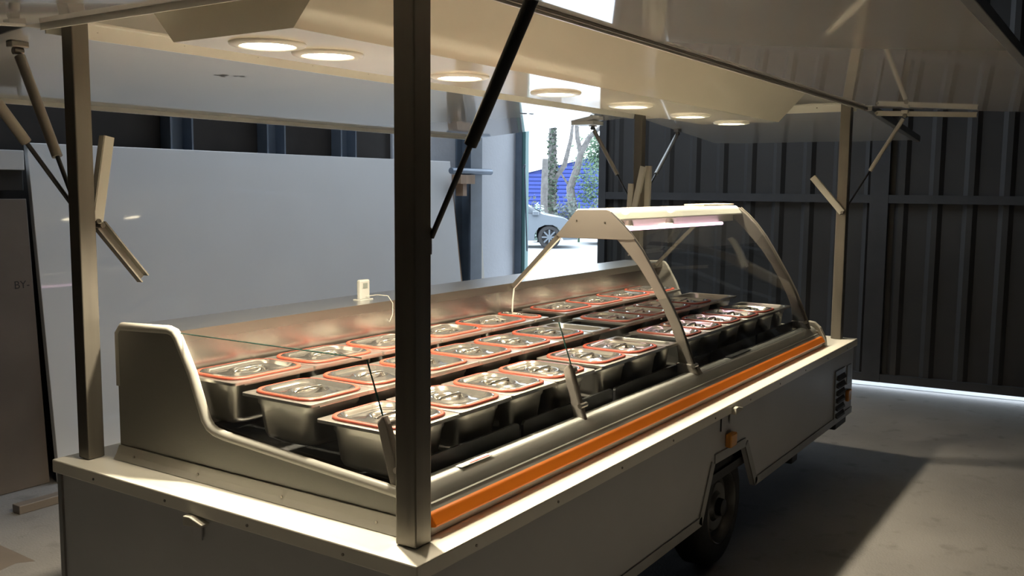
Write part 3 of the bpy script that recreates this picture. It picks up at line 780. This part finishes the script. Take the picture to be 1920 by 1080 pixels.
def car(loc, ang, mat, label):
    e = empty('car', loc, ang); tag(e, label, 'car')
    def ch(o): o.parent = e; return o
    prof = [(-2.1,.30),(-2.15,.62),(-2.08,.86),(-1.75,.97),(-1.15,1.32),(-.55,1.46),(.15,1.44),(.75,1.20),(1.15,.98),(1.75,.85),(2.10,.66),(2.18,.45),(2.12,.26),
            (1.72,.24),(1.70,.42),(1.60,.58),(1.42,.66),(1.20,.66),(1.02,.58),(.92,.42),(.90,.22),(-.92,.22),(-.94,.42),(-1.04,.58),(-1.22,.66),(-1.44,.66),(-1.62,.58),(-1.72,.42),(-1.74,.24)]
    half = lambda z: .86 if z < .95 else .86-.42*(z-.95)
    n = len(prof)
    loops = [[(x, -half(z)*k, z) for x, z in prof] for k in (1,.8,.3,-.3,-.8,-1)]
    mb = MB(); 
    for q, l in enumerate(loops):
        if q in (0, 5): loops[q] = [(x*(.985), y, z if z < .9 else z-.03) for x, y, z in l]
    mb.loft(loops, True, True)
    ch(mb.build('car_body', mat, None, smooth=True, angle=35))
    for s in (-1,1):
        y = lambda z: s*(half(z-.03)+.006)
        w1 = [(.10,1.36),(.62,1.17),(.95,.99),(.12,.99)]; w2 = [(.04,1.36),(.05,.99),(-.95,.99),(-.75,1.20),(-.45,1.36)]; w3=[(-.82,1.20),(-1.02,.99),(-1.45,1.02),(-1.1,1.22)]
        for w in (w1, w2, w3):
            k = len(w)
            ch(MB().add([(x,y(z),z) for x,z in w], [tuple(range(k))]).build('side_window', m_win))
    ch(MB().add([(.27,-.62,1.40),(.27,.62,1.40),(1.08,.72,1.035),(1.08,-.72,1.035)], [(0,1,2,3)]).build('windscreen', m_win))
    ch(MB().obox((.92,-.92,.99),(.09,0,0),(0,.06,0),(0,0,.06)).build('wing_mirror', mat, None, bevel=.02))
    for cx in (1.31,-1.33):
        for s in (-1,1):
            N = 28
            def ring(rr, yy): return [(cx+rr*math.cos(2*math.pi*i/N), s*yy, .32+rr*math.sin(2*math.pi*i/N)) for i in range(N)]
            w = ch(MB().loft([ring(.19,.80),ring(.22,.845),ring(.30,.845),ring(.32,.82),ring(.32,.68),ring(.2,.66)], True, True).build('tyre', m_tyre, None, smooth=True))
            rm = MB()
            for k in range(8):
                t = 2*math.pi*k/8; d = Vector((math.cos(t),0,math.sin(t))); p = Vector((-d.z,0,d.x))
                rm.obox(Vector((cx,s*.84,.32))+d*.12, d*.09, p*.022, Vector((0,.012,0)))
            rm.loft([ring(.045,.85),ring(.045,.83)], True, True)
            rm.build('wheel_spokes', m_carp, None).parent = e
    return e
_ca = math.atan2(-.833,.553)
car((20.72,13.80,0), _ca, m_carp, 'silver hatchback parked outside the open doorway')
car((24.7,10.9,0), _ca+math.pi, m_carp, 'pale car parked facing the silver car, at the right of the doorway')

def limb(pts, r, n=9): return MB().path(pts, r, n)
def tree(name, label, loc, build):
    e = empty(name, loc); tag(e, label, 'tree', 'trees outside the doorway'); build(e); return e
def t_ivy(e):
    def ch(o): o.parent = e
    ch(limb([(0,0,0),(.05,.02,1.5),(.02,0,3),(.08,.05,4.6),(.05,.1,6.2)], [.20,.17,.15,.12,.08]).build('trunk', m_trunk, None, smooth=True))
    ch(limb([(.03,-.02,1.9),(.16,-.42,2.5),(.24,-.62,3.4),(.28,-.70,4.2)], [.10,.09,.07,.04]).build('branch', m_trunk, None, smooth=True))
    ch(leaves(1500, lambda: (lambda t, z: (.20*math.cos(t)*(1-.12*z)+random.gauss(0,.04), .20*math.sin(t)*(1-.12*z)+random.gauss(0,.04), z))(random.uniform(0,6.28), random.uniform(.5,4.2)), .06, m_ivy, 'ivy', None))
def t_bent(e):
    def ch(o): o.parent = e
    ch(limb([(0,0,0),(-.05,.1,.9),(-.10,.2,1.7),(.04,.0,2.4),(.10,-.12,3.0),(.28,-.38,3.6),(.40,-.75,3.95),(.5,-1.1,4.0)], [.20,.18,.16,.14,.12,.10,.08,.06]).build('trunk', m_trunk, None, smooth=True))
    ch(limb([(.10,-.12,3.0),(.06,.02,3.6),(.1,.1,4.4),(.15,.05,5.4)], [.10,.09,.07,.05]).build('branch', m_trunk, None, smooth=True))
    ch(limb([(-.10,.2,1.7),(-.25,.5,2.2),(-.35,.8,2.7)], [.05,.035,.02]).build('branch', m_trunk, None, smooth=True))
    ch(leaves(800, lambda: (random.gauss(.2,.25), random.gauss(-.55,.3), random.gauss(1.7,.5)), .07, m_leaf, 'foliage', None))
def t_green(e):
    def ch(o): o.parent = e
    ch(limb([(0,0,0),(.05,0,2),(0,.1,4)], [.14,.12,.06]).build('trunk', m_trunk, None, smooth=True))
    ch(leaves(1800, lambda: (random.gauss(0,.5), random.gauss(0,.5), random.gauss(3.1,.40)), .09, m_leaf, 'foliage', None))
def t_pole(e):
    def ch(o): o.parent = e
    ch(limb([(0,0,0),(0,.02,1.5),(.02,0,2.65)], [.13,.12,.10]).build('trunk', m_trunk, None, smooth=True))
tree('tree', 'tall ivy clad tree trunk seen through the doorway', (27.35,16.18,0), t_ivy)
tree('tree', 'pale forked tree bending right seen through the doorway', (29.55,16.43,0), t_bent)
tree('tree', 'leafy green tree at the right edge of the doorway', (32.2,16.6,0), t_green)
tree('tree_stump', 'thin dead trunk left of the ivy clad tree', (25.19,15.15,0), t_pole)
def shrub(loc, sx, sz, n, mat, label, name='shrub'):
    e = empty(name, loc); tag(e, label, 'shrub', 'shrubs outside the doorway')
    o = leaves(n, lambda: (lambda a, q: (sx*1.25*q*math.cos(a), sx*1.25*q*math.sin(a), min(1.1, abs(random.gauss(0,1))*.5)*sz*(1.1-.5*q)+.05))(random.uniform(0,6.283), math.sqrt(random.random())), .07, mat, 'foliage', None); o.parent = e
    o = MB().tube((0,0,0),(0,0,sz*.4),.04,8,.02).build('stem', m_trunk); o.parent = e
shrub((25.6,15.9,0), .40, 1.2, 1600, m_shr, 'grey green shrub behind the roof of the silver car')
shrub((26.3,14.9,0), .40, 1.3, 1600, m_shr, 'grey green shrub between the two tree trunks')
shrub((26.9,13.9,0), .40, 1.3, 1600, m_shr, 'grey green shrub at the right of the doorway')
shrub((23.3,14.2,0), .22, 1.2, 700, m_pale, 'pale spiky shrub just behind the bonnet of the silver car')
fp = MB().tube((24.1,13.2,0),(24.1,13.2,1.25),.035,8).build('fence_post', m_leaf)
tag(fp, 'thin green fence post among the shrubs outside', 'post')

# blue clad building
bd = empty('blue_building', (39.6,22.9,0)); tag(bd, 'low building with blue horizontal cladding behind the trees', 'building')
A = Vector((37.2,27.0,0)); B = Vector((43.5,16.4,0)); d = (B-A); ln = d.length; d.normalize(); nrm = Vector((-d.y,d.x,0)); nrm = nrm if nrm.x > 0 else -nrm
top = lambda s: 1.72 + .245*s*1.0
MB().add([A+nrm*.05, B+nrm*.05, B+nrm*.05+Vector((0,0,top(ln)-.02)), A+nrm*.05+Vector((0,0,top(0)-.02)),
          A+nrm*6, B+nrm*6, B+nrm*6+Vector((0,0,top(ln)-.02)), A+nrm*6+Vector((0,0,top(0)-.02))],
         [(0,1,2,3),(7,6,5,4),(0,4,5,1),(1,5,6,2),(2,6,7,3),(3,7,4,0)]).build('wall', m_blue, bd)
z = .02
while z < top(ln)-.1:
    s0 = max(0, (z+.19-1.72)/.245)
    if s0 < ln-.3:
        a, b = A+d*s0, B
        MB().obox((a+b)/2+Vector((0,0,z+.095))-nrm*.0, (b-a)/2, nrm*.03, Vector((0,0,.085))).build('cladding_board', m_blue, bd, bevel=.02)
    z += .2
c = (A+B)/2+Vector((0,0,(top(0)+top(ln))/2+.05))
sl = Vector((d.x,d.y,.245)).normalized()
MB().obox(c+nrm*2.9, sl*(ln/2*1.06), nrm*3.1, Vector((0,0,.05))).build('roof_edge', m_bluer, bd)
